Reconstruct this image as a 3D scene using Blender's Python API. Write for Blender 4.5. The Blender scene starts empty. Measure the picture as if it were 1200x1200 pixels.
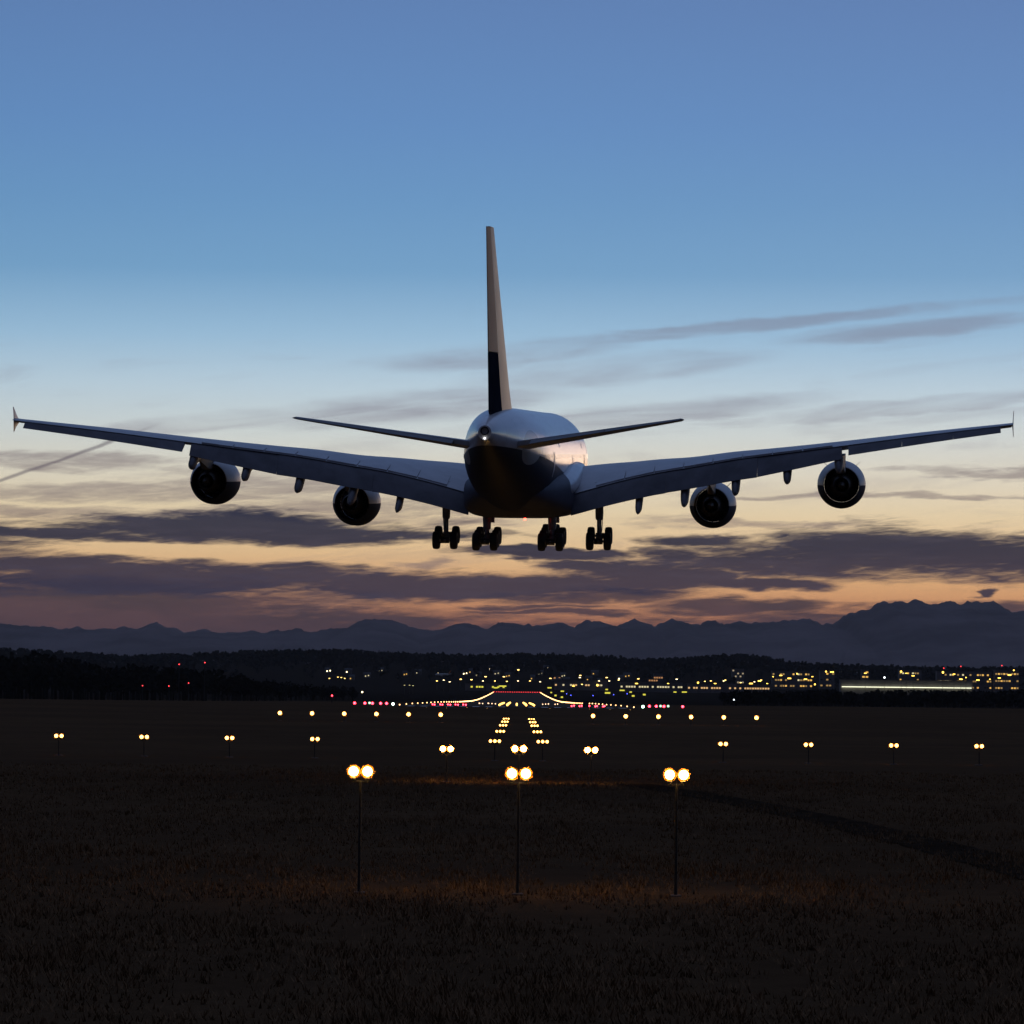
import bpy, bmesh, math, random
from mathutils import Vector, Matrix, Euler, noise as mnoise
R = math.radians
random.seed(7)
S = bpy.context.scene
C = S.collection

# ------------------------------------------------------------------ camera
F = 4500.0            # focal length in units of a 1200 px wide frame (135 mm on 36 mm)
EYE = Vector((0, 0, 8.0))
PITCH, ROLL = math.atan(212 / F), R(0.62)
cd = bpy.data.cameras.new('camera'); cam = bpy.data.objects.new('camera', cd); C.objects.link(cam)
cd.lens = 135; cd.sensor_width = 36; cd.clip_start = 1; cd.clip_end = 200000
CM = Matrix.Translation(EYE) @ Matrix.Rotation(math.pi / 2 + PITCH, 4, 'X') @ Matrix.Rotation(ROLL, 4, 'Z')
cam.matrix_world = CM
S.camera = cam

# ------------------------------------------------------------------ view
S.view_settings.view_transform = 'Standard'; S.view_settings.look = 'None'
S.view_settings.exposure = 0; S.view_settings.gamma = 1
S.view_settings.use_curve_mapping = False
S.render.engine = 'CYCLES'
S.cycles.use_denoising = True
S.cycles.max_bounces = 4; S.cycles.diffuse_bounces = 2; S.cycles.glossy_bounces = 3
S.cycles.volume_bounces = 0
S.cycles.use_adaptive_sampling = True; S.cycles.adaptive_threshold = .015

# ------------------------------------------------------------------ node helpers
class NT:
    def __init__(s, nt): s.nt = nt; nt.nodes.clear()
    def n(s, t, **k):
        o = s.nt.nodes.new(t)
        for a, b in k.items(): setattr(o, a, b)
        return o
    def put(s, v, sock):
        if isinstance(v, bpy.types.NodeSocket): s.nt.links.new(v, sock)
        elif v is not None: sock.default_value = v
    def m(s, op, a, b=None, c=None, clamp=False):
        o = s.n('ShaderNodeMath', operation=op, use_clamp=clamp)
        for i, v in enumerate((a, b, c)): s.put(v, o.inputs[i])
        return o.outputs[0]
    def v(s, op, a, b=None, c=None, out=0):
        o = s.n('ShaderNodeVectorMath', operation=op)
        for i, x in enumerate((a, b, c)): s.put(x, o.inputs[i])
        return o.outputs[out]
    def xyz(s, a, b, c):
        o = s.n('ShaderNodeCombineXYZ')
        for i, x in enumerate((a, b, c)): s.put(x, o.inputs[i])
        return o.outputs[0]
    def sep(s, a):
        o = s.n('ShaderNodeSeparateXYZ'); s.put(a, o.inputs[0]); return o.outputs
    def noise(s, vec, scale=1, detail=4, rough=.5, dist=0, out=0):
        o = s.n('ShaderNodeTexNoise'); s.put(vec, o.inputs['Vector'])
        o.inputs['Scale'].default_value = scale; o.inputs['Detail'].default_value = detail
        o.inputs['Roughness'].default_value = rough; o.inputs['Distortion'].default_value = dist
        return o.outputs[out]
    def step(s, x, a, b, lo=0., hi=1.):
        o = s.n('ShaderNodeMapRange', interpolation_type='SMOOTHSTEP')
        for i, q in enumerate((x, a, b, lo, hi)): s.put(q, o.inputs[i])
        return o.outputs[0]
    def mix(s, f, a, b, blend='MIX'):
        o = s.n('ShaderNodeMix', data_type='RGBA', blend_type=blend)
        s.put(f, o.inputs[0]); s.put(a, o.inputs[6]); s.put(b, o.inputs[7]); return o.outputs[2]
    def ramp(s, x, stops, lin=True):
        o = s.n('ShaderNodeValToRGB'); s.put(x, o.inputs[0]); e = o.color_ramp.elements
        while len(e) < len(stops): e.new(1.0)
        for el, (p, c) in zip(e, stops): el.position = p; el.color = c
        return o.outputs[0]
def srgb(r, g, b):
    f = lambda c: (c / 255 / 12.92) if c <= 10.3 else ((c / 255 + .055) / 1.055) ** 2.4
    return (f(r), f(g), f(b), 1.0)

# ------------------------------------------------------------------ sky
# directions in units of 1/4500 radian: U azimuth (600 = straight down the view), V 812 - elevation
W = bpy.data.worlds.new('World'); S.world = W; W.use_nodes = True
W.cycles.sampling_method = 'MANUAL'; W.cycles.sample_map_resolution = 512
SUN_EL, SUN_AZ = R(1.0), R(14)
def build_sky():
    t = NT(W.node_tree)
    d = t.n('ShaderNodeTexCoord').outputs['Generated']
    x, y, z = t.sep(d)
    az = t.m('ARCTAN2', x, y)
    el = t.m('ARCSINE', z)
    V = t.m('SUBTRACT', 812., t.m('MULTIPLY', el, F))
    U = t.m('ADD', t.m('MULTIPLY', az, F), 600.)
    p0 = t.xyz(U, V, 0.)
    # warped coordinates: long soft streaks, slightly tilted
    ps = t.v('MULTIPLY', p0, (.0045, .021, 1.))
    w1 = t.v('MULTIPLY', t.v('SUBTRACT', t.noise(ps, 1., 3, .55, out=1), (.5, .5, .5)), (150., 34., 0.))
    p1 = t.v('ADD', p0, w1)
    pf = t.v('MULTIPLY', p0, (.016, .075, 1.))
    w2 = t.v('MULTIPLY', t.v('SUBTRACT', t.noise(pf, 1., 4, .6, out=1), (.5, .5, .5)), (70., 17., 0.))
    P = t.v('ADD', p1, w2)
    # base gradient with elevation
    stops_px = [(900, (88, 62, 66)), (770, (128, 84, 80)), (738, (168, 104, 84)), (712, (220, 154, 110)), (680, (243, 189, 134)),
                (645, (249, 212, 161)), (600, (243, 224, 186)), (555, (233, 228, 210)), (510, (216, 225, 224)),
                (455, (193, 217, 232)), (395, (157, 197, 227)), (320, (118, 168, 210)), (240, (106, 156, 204)),
                (150, (99, 145, 199)), (0, (94, 132, 186)), (-600, (92, 124, 176)), (-2200, (98, 118, 160)), (-7000, (106, 118, 150))]
    lo, hi = -7000., 900.
    V2 = t.m('SUBTRACT', V, 0.)
    # power remap keeps resolution near the horizon
    k = t.m('POWER', t.m('MAXIMUM', t.m('DIVIDE', t.m('SUBTRACT', hi, V2), hi - lo), 0.), .45)
    base = t.ramp(k, [(((hi - p) / (hi - lo)) ** .45, srgb(*c)) for p, c in stops_px])
    # away from the afterglow the same sky is dusk blue
    dusk = t.ramp(k, [(((hi - p) / (hi - lo)) ** .45, srgb(*c)) for p, c in
                      [(900, (26, 26, 34)), (780, (38, 36, 48)), (500, (50, 50, 66)), (0, (32, 36, 52)), (-1500, (38, 46, 70)), (-3500, (72, 84, 116)), (-7000, (106, 118, 150))]])
    away = t.step(t.m('ABSOLUTE', t.m('SUBTRACT', az, SUN_AZ)), R(14), R(80))
    base = t.mix(away, base, dusk)
    # physical sky adds its own scatter
    sky = t.n('ShaderNodeTexSky', sky_type='NISHITA', sun_disc=False)
    sky.sun_elevation = SUN_EL; sky.sun_rotation = SUN_AZ; sky.altitude = 430
    base = t.mix(.04, base, t.v('SCALE', sky.outputs[0]))
    W_scale = base.node  # noqa
    for nd in t.nt.nodes:
        if nd.type == 'VECT_MATH' and nd.operation == 'SCALE': nd.inputs['Scale'].default_value = .10
    def field(P, ell):
        out = None
        for cx, cy, rx, ry in ell:
            q = t.v('MULTIPLY', t.v('SUBTRACT', P, (cx, cy, 0.)), (1. / rx, 1. / ry, 0.))
            f = t.v('DOT_PRODUCT', q, q, out=1)
            out = f if out is None else t.m('SMOOTH_MIN', out, f, .35)
        return t.m('SUBTRACT', 1., out)
    # tilted streak frame for the high veil
    c, s_ = math.cos(.10), math.sin(.10)
    Ut = t.m('SUBTRACT', t.m('MULTIPLY', U, c), t.m('MULTIPLY', V, s_))
    Vt = t.m('ADD', t.m('MULTIPLY', U, s_), t.m('MULTIPLY', V, c))
    nv = t.noise(t.xyz(t.m('MULTIPLY', Ut, .0042), t.m('MULTIPLY', Vt, .033), 3.1), 1., 5, .58, .6)
    n_fine = t.noise(t.xyz(t.m('MULTIPLY', U, .010), t.m('MULTIPLY', V, .095), 9.2), 1., 4, .62, .5)
    n_big = t.noise(t.xyz(t.m('MULTIPLY', U, .0055), t.m('MULTIPLY', V, .028), 5.7), 1., 3, .55, .3)
    n_x = t.noise(t.xyz(t.m('MULTIPLY', Ut, .026), t.m('MULTIPLY', Vt, .20), 2.3), 1., 4, .65, .8)
    fib = t.m('SUBTRACT', n_x, .5)
    col = base
    # 1 thin mauve veil
    veil = [(480, 478, 150, 17), (850, 382, 330, 7), (1060, 384, 130, 10), (720, 432, 150, 15), (760, 484, 190, 12), (1060, 474, 170, 9),
            (590, 416, 120, 14), (240, 500, 120, 10)]
    a = t.m('MAXIMUM', t.m('ADD', field(t.v('ADD', t.xyz(Ut, Vt, 0.), t.v('SCALE', w2)), [(cx * c - cy * s_, cx * s_ + cy * c, rx, ry) for cx, cy, rx, ry in veil]), 0.), -2.)
    for nd in t.nt.nodes:
        if nd.type == 'VECT_MATH' and nd.operation == 'SCALE' and nd.inputs['Scale'].default_value == 1.0: nd.inputs['Scale'].default_value = .8
    a = t.m('ADD', t.m('MULTIPLY', t.step(a, -1.1, .8), .75), t.m('MULTIPLY', t.step(nv, .52, .72), t.m('MULTIPLY', t.step(V, 340., 470.), .32)))
    a = t.m('MULTIPLY', a, t.step(nv, .30, .62, .25, 1.))
    col = t.mix(t.m('MULTIPLY', a, .60, clamp=True), col, srgb(128, 120, 138))
    # 2 streaky middle bands, mostly on the side away from the sun
    mid = [(60, 548, 170, 10), (150, 583, 200, 10), (30, 606, 150, 7), (330, 570, 150, 16), (420, 598, 150, 12), (290, 606, 130, 8),
           (1060, 578, 260, 4), (1180, 552, 150, 5), (900, 610, 120, 5), (520, 612, 60, 6), (521, 662, 15, 6), (500, 664, 40, 3)]
    a = t.m('ADD', field(P, mid), t.m('ADD', t.m('MULTIPLY', fib, 2.4), t.m('MULTIPLY', t.m('SUBTRACT', n_fine, .5), 3.4)))
    a = t.m('MULTIPLY', t.step(a, -1.0, 1.5), .62)
    col = t.mix(a, col, srgb(126, 110, 116))
    # 3 warm low mauve
    low = [(120, 716, 330, 32), (430, 735, 160, 22), (-150, 740, 400, 60), (700, 700, 120, 9), (860, 712, 130, 10), (960, 734, 240, 20), (1130, 716, 170, 14),
           (1130, 745, 260, 26), (630, 712, 60, 4), (650, 719, 90, 4), (300, 752, 400, 22), (760, 748, 160, 7), (230, 738, 420, 24), (560, 744, 130, 8), (900, 744, 300, 11), (40, 700, 260, 20), (1010, 722, 120, 5)]
    a = t.m('ADD', field(P, low), t.m('ADD', t.m('MULTIPLY', fib, 1.3), t.m('MULTIPLY', t.m('SUBTRACT', n_fine, .5), 2.0)))
    a = t.m('MULTIPLY', t.step(a, -.8, .8), .93)
    lowc = t.mix(t.step(n_big, .35, .65), srgb(88, 67, 72), srgb(64, 55, 64))
    col = t.mix(a, col, lowc)
    # 4 the dark slate banks
    dark = [(290, 622, 240, 16), (60, 632, 190, 9), (430, 628, 140, 13), (60, 668, 130, 10), (180, 682, 260, 17), (330, 676, 110, 12), (480, 687, 190, 15), (640, 683, 200, 15),
            (770, 670, 130, 18), (880, 655, 130, 22), (1000, 645, 130, 33), (1120, 650, 130, 30), (1240, 650, 160, 34), (820, 632, 70, 9), (780, 648, 50, 10),
            (640, 650, 110, 6), (1166, 691, 12, 6), (700, 662, 60, 7), (-120, 660, 200, 45), (880, 684, 110, 9)]
    a = t.m('ADD', field(P, dark), t.m('MULTIPLY', t.m('SUBTRACT', n_big, .5), 1.5))
    a = t.m('MULTIPLY', t.step(t.m('ADD', a, t.m('ADD', t.m('MULTIPLY', t.m('SUBTRACT', n_fine, .5), 1.5), t.m('MULTIPLY', fib, 1.3))), -.65, .65), .95)
    dk = t.mix(t.step(V, 632., 690.), srgb(22, 31, 60), srgb(58, 52, 70))
    dk = t.mix(t.m('MULTIPLY', t.step(n_fine, .45, .75), .28), dk, srgb(86, 80, 98))
    col = t.mix(a, col, dk)
    # 5 an old vapour trail, broken by the wind
    lx, ly = U, t.m('SUBTRACT', V, t.m('ADD', 574., t.m('MULTIPLY', U, -.385)))
    a = t.m('MULTIPLY', t.step(t.m('ABSOLUTE', t.m('ADD', ly, t.m('MULTIPLY', t.m('SUBTRACT', n_big, .5), 11.))), t.m('ADD', 1.5, t.m('MULTIPLY', n_fine, 4.5)), .2), t.step(U, 200., 120.))
    a = t.m('MULTIPLY', a, t.step(U, -900., -100.))
    col = t.mix(t.m('MULTIPLY', a, .65), col, srgb(100, 90, 102))
    # below the horizon the world is only dim ground light
    col = t.mix(t.step(el, R(-.6), R(-3)), col, srgb(30, 26, 28))
    bg = t.n('ShaderNodeBackground'); t.put(col, bg.inputs[0]); bg.inputs[1].default_value = 1.0
    o = t.n('ShaderNodeOutputWorld'); t.nt.links.new(bg.outputs[0], o.inputs[0])
build_sky()
sl = bpy.data.lights.new('sun', 'SUN'); sl.energy = .12; sl.angle = R(14); sl.color = (1., .62, .38)
so = bpy.data.objects.new('sun', sl); C.objects.link(so)
sd = Vector((math.sin(SUN_AZ) * math.cos(SUN_EL), math.cos(SUN_AZ) * math.cos(SUN_EL), math.sin(SUN_EL)))
so.rotation_euler = sd.to_track_quat('Z', 'Y').to_euler(); so.location = (0, 0, 200)

# ------------------------------------------------------------------ layout helpers
CMI = CM.to_3x3()
def ray(px, py):
    return (CMI @ Vector(((px - 600) / F, (600 - py) / F, -1))).normalized()
def at(px, py, Y):
    d = ray(px, py); return EYE + d * ((Y - EYE.y) / d.y)
def lerp_tab(tab, x):
    if x <= tab[0][0]: return tab[0][1]
    for (a, b), (c, d) in zip(tab, tab[1:]):
        if x <= c: return b + (d - b) * (x - a) / (c - a)
    return tab[-1][1]
def sst(a, b, x):
    u = max(0, min(1, (x - a) / (b - a))); return u * u * (3 - 2 * u)
DROP = [(-100, 7.6), (145, 7.6), (315, 7.35), (405, 7.1), (560, 6.5), (710, 5.6), (900, 4.2), (975, 3.75), (1100, 3.75), (1500, 4.3), (2000, 5.5),
        (2550, 6.3), (2900, 6.1), (3300, 5.3), (4000, 3.2), (4500, 1.5), (4950, -.4), (5200, -2.5), (5600, -9)]
SKYLINE = [(-400, 770), (0, 768), (150, 778), (260, 774), (340, 771), (400, 770), (480, 775), (560, 777), (620, 775), (700, 778), (760, 782), (830, 778), (870, 775),
           (930, 785), (1000, 789), (1100, 791), (1200, 792), (1700, 790)]
def ground_z(x, y):
    z = EYE.z - lerp_tab(DROP, y)
    if y > 300: z += .35 * sst(300, 600, y) * math.sin(x * .013 + y * .004) * sst(40, 160, abs(x))
    if y > 4950:
        px = 600 + F * x / y
        top = EYE.z + (812 + (px - 608) * .0108 - lerp_tab(SKYLINE, px)) / F * 7200
        u = sst(4950, 7200, y)
        z = z * (1 - u) + top * u
        if y > 7200: z -= (y - 7200) * .02
    return max(z, -60)
def hit(px, py, y0=4960, y1=7190):
    d = ray(px, py); y = y0
    while y < y1:
        p = EYE + d * (y / d.y)
        if p.z <= ground_z(p.x, y): break
        y += 15
    p = EYE + d * (y / d.y); return Vector((p.x, y, ground_z(p.x, y)))

# ------------------------------------------------------------------ materials
MATS = {}
def pbr(name, col, rough=.5, metal=0., coat=0., spec=.5, nscale=None, namp=.25, bump=0., bscale=20., emit=None, estr=0., coords='Object'):
    if name in MATS: return MATS[name]
    m = bpy.data.materials.new(name); m.use_nodes = True; t = NT(m.node_tree)
    b = t.n('ShaderNodeBsdfPrincipled'); o = t.n('ShaderNodeOutputMaterial'); t.nt.links.new(b.outputs[0], o.inputs[0])
    co = t.n('ShaderNodeTexCoord').outputs[coords]
    c4 = (*col[:3], 1.)
    if nscale:
        n = t.noise(co, nscale, 5, .6)
        f = t.step(n, .3, .7)
        t.put(t.mix(f, tuple(v * (1 - namp) for v in col[:3]) + (1.,), tuple(min(1, v * (1 + namp)) for v in col[:3]) + (1.,)), b.inputs['Base Color'])
        t.put(t.m('ADD', rough - .06, t.m('MULTIPLY', n, .12)), b.inputs['Roughness'])
    else:
        b.inputs['Base Color'].default_value = c4; b.inputs['Roughness'].default_value = rough
    b.inputs['Metallic'].default_value = metal; b.inputs['Coat Weight'].default_value = coat; b.inputs['Coat Roughness'].default_value = .08
    b.inputs['Specular IOR Level'].default_value = spec
    if bump:
        bn = t.n('ShaderNodeBump'); bn.inputs['Strength'].default_value = bump
        t.put(t.noise(co, bscale, 6, .65), bn.inputs['Height']); t.nt.links.new(bn.outputs[0], b.inputs['Normal'])
    if emit: b.inputs['Emission Color'].default_value = (*emit, 1.); b.inputs['Emission Strength'].default_value = estr
    MATS[name] = m; return m
def paint_two_tone(name, lo, hi, slope_y, line, patch=False, rough=.28):
    """white paint above, navy below a sharp sweeping line, with faint panel joints and streaked dirt"""
    if name in MATS: return MATS[name]
    m = bpy.data.materials.new(name); m.use_nodes = True; t = NT(m.node_tree)
    b = t.n('ShaderNodeBsdfPrincipled'); o = t.n('ShaderNodeOutputMaterial'); t.nt.links.new(b.outputs[0], o.inputs[0])
    co = t.n('ShaderNodeTexCoord').outputs['Object']; x, y, z = t.sep(co)
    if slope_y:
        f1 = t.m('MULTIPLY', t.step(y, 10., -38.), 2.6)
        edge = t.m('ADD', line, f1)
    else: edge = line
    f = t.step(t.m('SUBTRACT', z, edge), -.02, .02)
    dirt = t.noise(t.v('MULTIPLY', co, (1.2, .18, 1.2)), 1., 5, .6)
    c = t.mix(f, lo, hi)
    if patch:
        e = t.v('MULTIPLY', t.v('SUBTRACT', t.xyz(0., y, z), (0., -22.8, 1.05)), (0., .32, .74))
        inside = t.m('MULTIPLY', t.step(t.v('DOT_PRODUCT', e, e, out=1), 1.02, .97), t.step(t.m('ABSOLUTE', x), 1.55, 1.6))
        c = t.mix(inside, c, (.42, .43, .44, 1.))
    jy = t.m('LESS_THAN', t.m('ABSOLUTE', t.m('SUBTRACT', t.m('FRACT', t.m('MULTIPLY', y, .31)), .5)), .006)
    c = t.mix(t.m('MULTIPLY', jy, .4), c, (.08, .08, .09, 1.))
    c = t.mix(t.m('MULTIPLY', t.step(dirt, .5, .8), .18), c, (.16, .15, .15, 1.))
    t.put(c, b.inputs['Base Color']); t.put(t.m('ADD', t.m('MULTIPLY', f, -.32), t.m('ADD', rough + .25, t.m('MULTIPLY', dirt, .05))), b.inputs['Roughness'])
    t.put(t.m('ADD', .15, t.m('MULTIPLY', f, .25)), b.inputs['Specular IOR Level'])
    MATS[name] = m; return m
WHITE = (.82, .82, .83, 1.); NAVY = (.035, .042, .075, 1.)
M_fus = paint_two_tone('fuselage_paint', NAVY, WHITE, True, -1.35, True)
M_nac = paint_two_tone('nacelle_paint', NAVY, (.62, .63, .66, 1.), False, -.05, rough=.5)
M_wing = pbr('wing_grey_paint', (.48, .49, .52), .4, spec=.4, nscale=.35, namp=.14)
M_flap = pbr('flap_grey_paint', (.16, .16, .18), .55, spec=.2, nscale=.5, namp=.2)
M_fair = pbr('fairing_paint', (.52, .53, .56), .33, coat=.25, nscale=.3, namp=.12)
M_fin = pbr('fin_gold_paint', (.62, .39, .21), .45, spec=.4, nscale=.3, namp=.1)
M_navy = pbr('navy_paint', (.020, .024, .040), .7, spec=.0, nscale=.6, namp=.15)
M_dark = pbr('dark_metal', (.06, .06, .065), .45, .6, nscale=2., namp=.3)
M_steel = pbr('gear_steel', (.32, .32, .33), .4, .6, nscale=3., namp=.3)
M_rub = pbr('tyre_rubber', (.018, .018, .019), .8, nscale=4., namp=.3)
M_hot = pbr('exhaust_metal', (.10, .09, .085), .5, .8, nscale=2.5, namp=.35)
M_duct = pbr('duct_lining', (.03, .03, .033), .7, spec=.2, nscale=2., namp=.3)
M_rud = pbr('rudder_gold_paint', (.72, .36, .17), .55, spec=.3, nscale=.3, namp=.1)
M_glass = pbr('window_glass', (.02, .02, .025), .1)
M_post = pbr('post_paint', (.014, .013, .012), .6, nscale=6., namp=.3)
M_conc = pbr('concrete', (.07, .06, .055), .85, nscale=2.5, namp=.25, bump=.3)
M_house = pbr('lamp_housing', (.12, .11, .10), .5, .3, nscale=8., namp=.2)
def glow(name, col, s): return pbr('glow_' + name, (.1, .1, .1), .4, emit=col, estr=s)
G_core = glow('approach_lens', (1., .58, .18), 65)
def amber_halo():
    """amber shell added round the bulb to give it a halo, faintly frosted"""
    m = bpy.data.materials.new('amber_halo_shell'); m.use_nodes = True; t = NT(m.node_tree)
    a = t.n('ShaderNodeBsdfTransparent'); a.inputs[0].default_value = (1., .94, .80, 1.)
    b = t.n('ShaderNodeBsdfTranslucent'); b.inputs[0].default_value = (1., .40, .05, 1.)
    x = t.n('ShaderNodeMixShader'); x.inputs[0].default_value = .058
    o = t.n('ShaderNodeOutputMaterial'); t.nt.links.new(a.outputs[0], x.inputs[1]); t.nt.links.new(b.outputs[0], x.inputs[2]); t.nt.links.new(x.outputs[0], o.inputs[0])
    return m
M_amber = amber_halo()
G_gold = glow('gold_inset', (1., .50, .10), 4.5)
G_far = glow('far_bulb', (1., .50, .13), 9)
G_edge = glow('edge_lens', (1., .52, .20), 5)
G_red = glow('red_lens', (1., .03, .05), 16)
G_dimred = glow('dim_red_lens', (1., .05, .06), 3)
G_green = glow('green_lens', (.55, 1., .75), 12)
G_blue = glow('blue_lens', (.08, .10, 1.), 8)
G_sod = glow('sodium_lamp', (1., .62, .16), 7)
G_warm = glow('warm_lamp', (1., .78, .42), 6)
G_sign = glow('sign_panel', (.85, .78, .08), 1.0)
G_win = glow('lit_window', (1., .56, .12), .95)
G_win3 = glow('lit_window_dim', (.9, .55, .18), .4)
G_dark = pbr('dark_window', (.03, .03, .035), .2)
G_win2 = glow('lit_window_pale', (.95, .82, .46), .8)
G_white = glow('cool_lamp', (.85, .95, 1.), 6)
G_tail = glow('tail_lamp', (1., 1., 1.), 3)

# ------------------------------------------------------------------ mesh helpers
def obj(name, bm, mat, parent=None, smooth=None, sharp=35):
    me = bpy.data.meshes.new(name)
    bmesh.ops.recalc_face_normals(bm, faces=bm.faces)
    bm.to_mesh(me); bm.free()
    if mat is not None: me.materials.append(mat)
    if smooth is not False:
        for p in me.polygons: p.use_smooth = True
        me.set_sharp_from_angle(angle=R(sharp))
    o = bpy.data.objects.new(name, me); C.objects.link(o)
    if parent is not None: o.parent = parent
    return o
def link(name, me, parent=None, loc=(0, 0, 0)):
    o = bpy.data.objects.new(name, me); C.objects.link(o); o.location = loc
    if parent is not None: o.parent = parent
    return o
def empty(name, loc=(0, 0, 0), parent=None):
    o = bpy.data.objects.new(name, None); C.objects.link(o); o.location = loc; o.empty_display_size = .5
    if parent is not None: o.parent = parent
    return o
def tag(o, label, cat, group=None):
    o['label'] = label; o['category'] = cat
    if group: o['group'] = group
    return o
def kind(o, k): o['kind'] = k; return o
def loft(bm, rings, cap=True, close=True):
    """skin a list of equally long point rings"""
    vs = [[bm.verts.new(p) for p in r] for r in rings]
    n = len(rings[0])
    for a, b in zip(vs, vs[1:]):
        for i in range(n if close else n - 1):
            j = (i + 1) % n
            bm.faces.new((a[i], a[j], b[j], b[i]))
    if cap:
        bm.faces.new(vs[0][::-1]); bm.faces.new(vs[-1])
    return bm
def box(bm, c, s, rot=None):
    m = Matrix.Translation(c)
    if rot is not None: m = m @ rot.to_4x4()
    bmesh.ops.create_cube(bm, size=1, matrix=m @ Matrix.Diagonal((*s, 1)))
    return bm
def tube(bm, pts, rads, n=10):
    pts = [Vector(p) for p in pts]; rings = []
    for i, p in enumerate(pts):
        d = (pts[min(i + 1, len(pts) - 1)] - pts[max(i - 1, 0)]).normalized()
        u = d.orthogonal().normalized(); w = d.cross(u)
        if i and rings:
            u = (prev - d * prev.dot(d)).normalized(); w = d.cross(u)
        prev = u
        r = rads[i] if isinstance(rads, (list, tuple)) else rads
        rings.append([p + (u * math.cos(k * math.tau / n) + w * math.sin(k * math.tau / n)) * r for k in range(n)])
    return loft(bm, rings)
def lathe(bm, prof, axis='Y', c=(0, 0, 0), n=24, cap=False):
    c = Vector(c); rings = []
    for a, r in prof:
        ring = []
        for k in range(n):
            q, s = math.cos(k * math.tau / n) * r, math.sin(k * math.tau / n) * r
            ring.append(c + (Vector((q, a, s)) if axis == 'Y' else Vector((a, q, s)) if axis == 'X' else Vector((q, s, a))))
        rings.append(ring)
    return loft(bm, rings, cap=cap)

def mesh_of(bm, mat, smooth=True):
    me = bpy.data.meshes.new('m'); bmesh.ops.recalc_face_normals(bm, faces=bm.faces); bm.to_mesh(me); bm.free(); me.materials.append(mat)
    if smooth:
        for p in me.polygons: p.use_smooth = True
        me.set_sharp_from_angle(angle=R(40))
    return me
# ------------------------------------------------------------------ ground
def m_ground():
    m = bpy.data.materials.new('grass_field'); m.use_nodes = True; t = NT(m.node_tree)
    b = t.n('ShaderNodeBsdfPrincipled'); o = t.n('ShaderNodeOutputMaterial'); t.nt.links.new(b.outputs[0], o.inputs[0])
    co = t.n('ShaderNodeTexCoord').outputs['Object']
    n1 = t.noise(co, .02, 6, .6); n2 = t.noise(co, .35, 6, .7); n3 = t.noise(t.v('MULTIPLY', co, (.006, .03, 1.)), 1., 5, .6)
    c = t.mix(t.step(n1, .35, .65), (.095, .058, .032, 1.), (.125, .075, .040, 1.))
    c = t.mix(t.m('MULTIPLY', t.step(n2, .35, .7), .5), c, (.066, .040, .022, 1.))
    c = t.mix(t.m('MULTIPLY', t.step(n3, .45, .7), .45), c, (.075, .044, .026, 1.))
    c = t.mix(t.step(t.sep(co)[1], 1500., 2600.), c, (.024, .018, .013, 1.))   # darker over the far land
    t.put(c, b.inputs['Base Color']); b.inputs['Roughness'].default_value = .95; b.inputs['Specular IOR Level'].default_value = 0.
    bn = t.n('ShaderNodeBump'); bn.inputs['Strength'].default_value = .8; bn.inputs['Distance'].default_value = .25
    t.put(t.noise(co, 2.2, 8, .7), bn.inputs['Height']); t.nt.links.new(bn.outputs[0], b.inputs['Normal'])
    return m
def build_ground():
    ys = [-120, -40, 0, 40]
    y = 60.
    while y < 1000: ys.append(y); y += 12
    while y < 7600: ys.append(y); y += 40
    ys += [8200, 9000, 11000, 14000, 18000, 24000, 32000]
    us = [-3.2, -2.2, -1.5, -1., -.7, -.5, -.38, -.3, -.24] + [-.2 + .004 * i for i in range(101)] + [.24, .3, .38, .5, .7, 1., 1.5, 2.2, 3.2]
    bm = bmesh.new(); grid = []
    for y in ys:
        w = max(y, 250.); row = []
        for u in us:
            x = u * w; row.append(bm.verts.new((x, y, ground_z(x, y))))
        grid.append(row)
    for a, b in zip(grid, grid[1:]):
        for i in range(len(us) - 1): bm.faces.new((a[i], a[i + 1], b[i + 1], b[i]))
    kind(obj('ground', bm, m_ground(), sharp=180), 'structure')
build_ground()
RW = lambda y: (608 - 600) / F * y      # runway axis
def build_runway():
    bm = bmesh.new(); rows = []
    y = 985.
    while y <= 4960:
        rows.append([bm.verts.new((RW(y) + k * 33, y, ground_z(RW(y) + k * 33, y) + .06)) for k in (-1, -.5, 0, .5, 1)]); y += 25
    for a, b in zip(rows, rows[1:]):
        for i in range(4): bm.faces.new((a[i], a[i + 1], b[i + 1], b[i]))
    rw = kind(obj('runway', bm, pbr('asphalt', (.034, .030, .027), .9, spec=.02, nscale=.05, namp=.25, bump=.2, bscale=4.), sharp=180), 'structure')
    mk = pbr('runway_paint', (.62, .61, .58), .7, nscale=.4, namp=.25)
    me = None
    def stripe(x0, x1, y0, y1):
        b2 = bmesh.new(); prev = None; n = max(1, int((y1 - y0) / 25)); 
        for i in range(n + 1):
            y = y0 + (y1 - y0) * i / n
            cur = [b2.verts.new((RW(y) + x, y, ground_z(RW(y) + x, y) + .075)) for x in (x0, x1)]
            if prev: b2.faces.new((prev[0], prev[1], cur[1], cur[0]))
            prev = cur
        return obj('painted_stripe', b2, mk, rw)
    for i in range(8):
        for s in (-1, 1): stripe(s * (3 + i * 3.4), s * (3 + i * 3.4 + 1.8), 992, 1022)
    for i in range(12): stripe(-.45, .45, 1050 + i * 60, 1080 + i * 60)
build_runway()

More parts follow.
